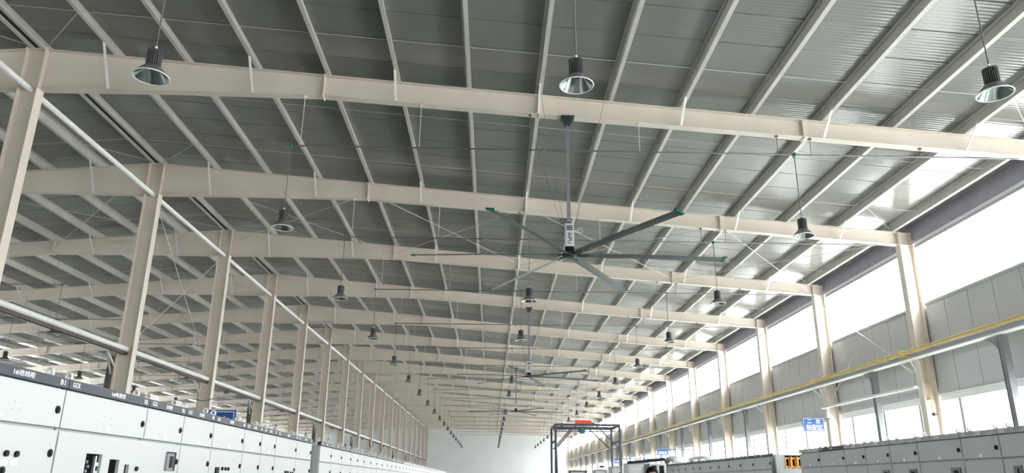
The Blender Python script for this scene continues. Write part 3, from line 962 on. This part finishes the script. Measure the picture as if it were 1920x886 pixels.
GR = 'cabinets of the right row'
right_b = [5.4, 6.0, 6.80, 7.37, 8.15, 8.73, 9.32, 9.87, 10.63, 11.34]
k = 0
for i in range(9):
    a, b = right_b[i], right_b[i + 1]
    t, at, pc = cabinet(XR, a, b, -1, 'light grey switchgear cabinet with film-covered lintel, %s from the camera in the right row' % ORD[i], GR, 'A%d' % (i + 1) if False else None, '出线柜', wrap=i != 7, lower='tall', lockup=False)
    if i in (1, 3, 4, 5):
        vv = {1: .18, 3: -.14, 4: -.0, 5: -.0}[i]
        yy = {1: (6.56, 6.66), 3: (8.222, 8.38), 4: (8.80, 8.97), 5: (9.37, 9.53)}[i]
        yc = (a + b) / 2
        if not (a <= yy[0] and yy[1] <= b):
            c = (a + b) / 2
            yy = (a + .07, a + .22)
        mt = MB().box(-.012, 0, yy[0] - yc, yy[1] - yc, 1.73, 1.87).build('meter', M['post'], t)
        obj('meter_screen', MB().box(-.016, -.012, yy[0] - yc + .03, yy[1] - yc - .05, 1.75, 1.845).mesh('meter_screen', M['black']), mt)
right_b2 = [12.53, 13.36, 14.05, 14.75, 15.41, 16.01, 16.82, 17.40, 18.1, 18.8, 19.45, 20.12]
for i in range(len(right_b2) - 1):
    cabinet(XR, right_b2[i], right_b2[i + 1], -1, 'light grey switchgear cabinet with dark lintel, %s beyond the orange busbar opening, right row' % ORD[i], GR, None, '出线柜', lower='tall', lockup=False, ztop=2.18)

# end side panel with the orange busbar insulators, facing the camera
t = thing('busbar_end_panel', 'grey cabinet end panel with orange busbar insulators in its opening, between the right rows', 'cabinet', (XR, 12.42, 0))
m = MB()
m.box(.03, .172, -.03, .02, 0, 2.165).box(.172, .52, -.03, .02, 0, 1.955).box(.5, .85, -.03, .02, 0, 2.165).box(.172, .5, -.03, .02, 2.15, 2.165)
m.build('side_panel', M['cab'], t)
MB().box(.172, .5, .012, .02, 1.955, 2.15).build('opening_shade_plate', M['black'], t)  # black plate painting the shade in the depth of the opening
bi = MB().box(.172, .47, -.035, .0, 2.094, 2.12).box(.172, .47, -.035, .0, 1.963, 1.988)
for a, b in ((.172, .19), (.232, .292), (.332, .392), (.432, .47)):
    bi.box(a, b, -.035, .0, 1.988, 2.094)
bi.build('insulator_frame', M['orange'], t)
for a in (.25, .352):
    MB().box(a, a + .03, -.06, .01, 1.965, 2.13).build('insulator_fin', M['orange'], t)
for a in (.18, .24, .34, .44):
    MB().tube((a, -.045, 1.955), (a, -.045, 1.975), .012, 8).build('bolt', M['rim'], t)

# white open cabinet and further cabinets past the right row
def open_cab(x0, x1, y, zt_, label, bays, mat='white', mb='post'):
    t = thing('open_cabinet', label, 'cabinet', ((x0 + x1) / 2, y, 0), 'cabinets beyond the right row')
    hw = (x1 - x0) / 2
    fr = MB().box(-hw, hw, 0, .04, zt_ - .05, zt_).box(-hw, hw, 0, .04, 0, .08)
    n = len(bays) + 1
    for i in range(n):
        xx = -hw + (2 * hw - .06) * i / (n - 1)
        fr.box(xx, xx + .06, 0, .04, .08, zt_ - .05)
    fr.build('frame', M[mat], t)
    MB().box(-hw + .01, hw - .01, .041, .8, .02, zt_ - .01).build('body', M[mb], t)
    return t, hw
t, hw = open_cab(4.18, 4.62, 20.55, 2.22, 'white framed open cabinet with two dark bays, behind the person', [1, 2], 'white', 'lintel')
MB().bar((-.75, .3, 2.235), (hw, .1, 2.33), .5, .07).build('dark_cover', M['lintel'], t)
MB().sphere((.05, -.02, 2.30), .035, 8, 5).build('loose_knob', M['white'], t)
t, hw = open_cab(4.2, 4.9, 24.0, 2.33, 'grey cabinet with plain face showing left of the white open cabinet', [1], 'cabside', 'cab')
MB().box(-.22, .22, -.01, .04, 2.12, 2.13).build('rail', M['white'], t)
MB().box(.17, .22, -.02, .04, 1.98, 2.2).build('handle', M['black'], t)
t, hw = open_cab(4.6, 5.06, 30.0, 2.35, 'smaller grey cabinet with dark frame between gantry and larger cabinet', [1], 'post', 'cab')
MB().box(.08, .14, -.02, .03, 2.05, 2.12).build('handle', M['black'], t)
t, hw = open_cab(4.36, 4.9, 33.0, 2.27, 'pale cabinet with a white box on top, left of gantry right leg', [1], 'post', 'cab')
t = thing('control_box', 'small white box with a black slot standing on a far pale cabinet', 'box', (4.68, 33.2, 2.275))
MB().box(-.15, .15, -.1, .15, 0, .28).build('case', M['white'], t)
MB().box(-.07, .1, -.105, -.1, .09, .15).build('slot', M['black'], t)
t, hw = open_cab(3.5, 4.3, 35.0, 2.27, 'dark edged grey cabinet below the middle of the gantry', [1], 'dark', 'cab')
t, hw = open_cab(5.05, 5.4, 27.0, 2.40, 'narrow pale cabinet behind the grey cabinets near the gantry leg', [1], 'cab', 'cab')
for (x, y, wdt, h_, lab) in ((5.35, 18.6, 1.5, .17, 'nearest'), (5.25, 21.0, .9, .25, 'tallest, farthest')):
    t = thing('film_bundle', 'white plastic film heaped on the right cabinet row, %s' % lab, 'plastic film', (x - .3, y, 2.17), 'film heaps on the right row')
    t.location.z = 2.185
    sh = MB().sphere((0, 0, h_ * .45), 1, 12, 7, (.28, wdt / 2, h_ * .55))
    sh.build('film', M['film'], t, True)
    MB().box(-.2, .2, -wdt / 2 + .1, wdt / 2 - .1, 0, h_ * .4).build('film_base', M['film'], t)
t = thing('film_stand', 'pale pallet cabinet carrying the farthest film heap', 'cabinet', (5.0, 21.0, 0))
MB().box(-.35, .35, -.4, .6, .06, 2.165).build('body', M['cab'], t)
MB().box(-.33, .33, -.38, .58, 0, .06).build('plinth', M['dark'], t)

# ------------------------------------------------------------------ gantry
t = thing('gantry_hoist', 'dark steel gantry frame with red board and hoist, far down the right aisle', 'gantry', (4.48, 36.0, 0))
YG = 2.5
for x in (-1.5, 1.5):
    for y in (0, YG):
        MB().bar((x, y, .12), (x, y, 4.28), .10, .10).build('leg', M['navy'], t)
        MB().tube((x - .04, y, .07), (x + .04, y, .07), .07, 12).build('caster', M['black'], t)
    MB().bar((x + .12, -.02, .12), (x + .02, 0, 3.6), .06, .06).build('side_strut', M['navy'], t)
    MB().box(x - .04, x + .04, 0, YG, 3.55, 3.63).build('side_tie', M['navy'], t)
    MB().box(x - .04, x + .04, 0, YG, 4.26, 4.36).build('side_beam', M['navy'], t)
    MB().box(x - .04, x + .04, 0, YG, 1.2, 1.28).build('side_tie', M['navy'], t)
for y in (0, YG):
    MB().box(-1.53, 1.53, y - .05, y + .05, 4.27, 4.37).build('cross_beam', M['navy'], t)
    MB().bar((-1.42, y, 3.31), (-.55, y, 4.28), .06, .06).build('knee_brace', M['navy'], t)
    MB().bar((1.48, y, 3.28), (.42, y, 4.28), .05, .05).build('knee_brace', M['navy'], t)
lat = MB().box(-1.5, 1.5, 1.15, 1.22, 4.28, 4.32).box(-1.5, 1.5, 1.15, 1.22, 4.08, 4.12)
for k in range(20):
    x = -1.5 + k * .15
    lat.bar((x, 1.185, 4.12), (x + .075, 1.185, 4.28), .02, .02).bar((x + .075, 1.185, 4.28), (x + .15, 1.185, 4.12), .02, .02)
lat.build('lattice_rail', M['navy'], t)
MB().box(-.2, -.02, 1.0, 1.4, 4.0, 4.26).build('hoist', M['teal'], t)
MB().tube((-.11, 1.2, 3.85), (-.11, 1.2, 4.0), .02, 8).ring((-.11, 1.2, 3.8), (0, 1, 0), .05, .012).build('hoist_hook', M['dark'], t)
MB().box(-.58, .18, -.03, .03, 4.375, 4.53).build('board', M['red'], t)

# ------------------------------------------------------------------ person (only hair and brow reach into the frame)
def person():
    H = 1.86
    t = thing('person', 'person with short black hair standing by the right cabinets, lower edge of view', 'person', (2.37, 11.5, 0), rz=0)
    J = {'pel': (0, 0, .98, .135, .11), 'bel': (0, 0, 1.12, .135, .10), 'che': (0, .01, 1.32, .16, .11), 'nk0': (0, .015, 1.50, .085, .075), 'nk': (0, .01, 1.57, .058, .058), 'hd': (0, 0, 1.64, .06, .06)}
    for s, c in ((1, 'r'), (-1, 'l')):
        J['hip' + c] = (s * .095, 0, .92, .095, .095)
        J['kn' + c] = (s * .11, -.02, .52, .062, .062)
        J['an' + c] = (s * .115, .02, .10, .042, .042)
        J['to' + c] = (s * .13, -.14, .045, .038, .03)
        J['sh' + c] = (s * .185, .015, 1.465, .062, .06)
        J['el' + c] = (s * .235, .03, 1.17, .046, .046)
        J['wr' + c] = (s * .245, -.05, .92, .031, .031)
        J['pa' + c] = (s * .245, -.075, .85, .036, .022)
        for k, (dy, ln) in enumerate(((-.03, .075), (-.01, .09), (.01, .085), (.03, .065))):
            J['f%d%s' % (k, c)] = (s * .245, -.085 + dy, .80, .011, .011)
            J['g%d%s' % (k, c)] = (s * .232, -.095 + dy, .80 - ln * .7, .009, .009)
        J['t0' + c] = (s * .232, -.115, .855, .013, .013)
        J['t1' + c] = (s * .222, -.135, .81, .010, .010)
    E = [('pel', 'bel'), ('bel', 'che'), ('che', 'nk0'), ('nk0', 'nk'), ('nk', 'hd')]
    for c in 'rl':
        E += [('pel', 'hip' + c), ('hip' + c, 'kn' + c), ('kn' + c, 'an' + c), ('an' + c, 'to' + c), ('che', 'sh' + c), ('sh' + c, 'el' + c), ('el' + c, 'wr' + c), ('wr' + c, 'pa' + c), ('pa' + c, 't0' + c), ('t0' + c, 't1' + c)]
        for k in range(4):
            E += [('pa' + c, 'f%d%s' % (k, c)), ('f%d%s' % (k, c), 'g%d%s' % (k, c))]
    names = list(J)
    me = bpy.data.meshes.new('body')
    me.from_pydata([J[k][:3] for k in names], [(names.index(a), names.index(b)) for a, b in E], [])
    o = bpy.data.objects.new('body', me)
    COL.objects.link(o)
    sk = o.modifiers.new('skin', 'SKIN')
    for i, k in enumerate(names):
        sv = me.skin_vertices[0].data[i]
        sv.radius = J[k][3:]
        sv.use_root = (k == 'pel')
    o.modifiers.new('sub', 'SUBSURF').levels = 2
    dg = bpy.context.evaluated_depsgraph_get()
    bme = bpy.data.meshes.new_from_object(o.evaluated_get(dg))
    bpy.data.objects.remove(o)
    # head joined into the same body mesh, with brow, nose, chin and ears
    bm = bmesh.new()
    bm.from_mesh(bme)
    for zc_ in (1.53, .98, .93, .09):          # clean neckline, hem, cuffs and shoe tops
        bmesh.ops.bisect_plane(bm, geom=bm.verts[:] + bm.edges[:] + bm.faces[:], plane_co=(0, 0, zc_), plane_no=(0, 0, 1))
    hb = bmesh.ops.create_uvsphere(bm, u_segments=24, v_segments=16, radius=1.0)
    for v in hb['verts']:
        x, y, z = v.co
        nx, ny, nz = x * .078, y * .098, z * .122
        if nz < -.03:
            f = 1 - .45 * min(1, (-.03 - nz) / .09)
            nx *= f
            ny = ny * (1 - .12 * min(1, (-.03 - nz) / .09)) - .012 * min(1, (-.03 - nz) / .09)
        if y < -.75 and abs(x) < .3 and -.35 < z < .12:
            ny -= .018 * (1 - abs(x) / .3)
        if y < -.6 and .15 < abs(x) < .55 and .0 < z < .2:
            ny += .008
        v.co = (nx, ny + -.005, nz + 1.735)
    for s in (1, -1):
        e = bmesh.ops.create_uvsphere(bm, u_segments=8, v_segments=6, radius=1.0)
        for v in e['verts']:
            v.co = (s * .08 + v.co.x * .012, .01 + v.co.y * .022, 1.725 + v.co.z * .034)
    bm.to_mesh(bme)
    bm.free()
    for mt in ('skin', 'shirt', 'trousers', 'black'):
        bme.materials.append(M[mt])
    for p in bme.polygons:
        z, x = p.center.z, abs(p.center.x)
        p.use_smooth = True
        arm = x > .19 and .5 < z < 1.42
        if z > 1.53 or (arm and z < .93):
            p.material_index = 0
        elif z > .98 or arm:
            p.material_index = 1
        elif z > .09:
            p.material_index = 2
        else:
            p.material_index = 3
    b = obj('body', bme, t)
    hm = MB()
    hm.sphere((0, .012, 1.765), 1, 26, 14, (.089, .108, .118))
    hv = [(x, y, z) for x, y, z in hm.v]
    hm.v = []
    for x, y, z in hv:
        if y < -.02 and z < 1.80:      # open the front below the hairline
            k_ = min(1, (1.80 - z) / .06)
            y = y + (abs(y) - .0) * .75 * k_
        if z < 1.70:
            z = 1.70 + (z - 1.70) * .25
        r_ = 1 + .03 * math.sin(37 * x + 51 * z) * math.cos(43 * y)
        hm.v.append((x * r_, y * r_, z + .003 * math.sin(90 * x + 70 * y)))
    hm.build('hair', M['hair'], t, True)
    for s in (1, -1):
        MB().sphere((s * .03, -.088, 1.738), .011, 10, 6).build('eye', M['eye'], t, True)
        MB().sphere((s * .03, -.097, 1.738), .0055, 8, 5).build('iris', M['black'], t, True)
        MB().bar((s * .015, -.1, 1.762), (s * .048, -.09, 1.762), .006, .007).build('eyebrow', M['hair'], t)
    MB().sphere((0, -.092, 1.672), 1, 10, 6, (.024, .01, .008)).build('mouth', M['lips'], t, True)
    t.scale = (1.035, 1.035, 1.035)
    return t
person()
bpy.context.view_layer.update()
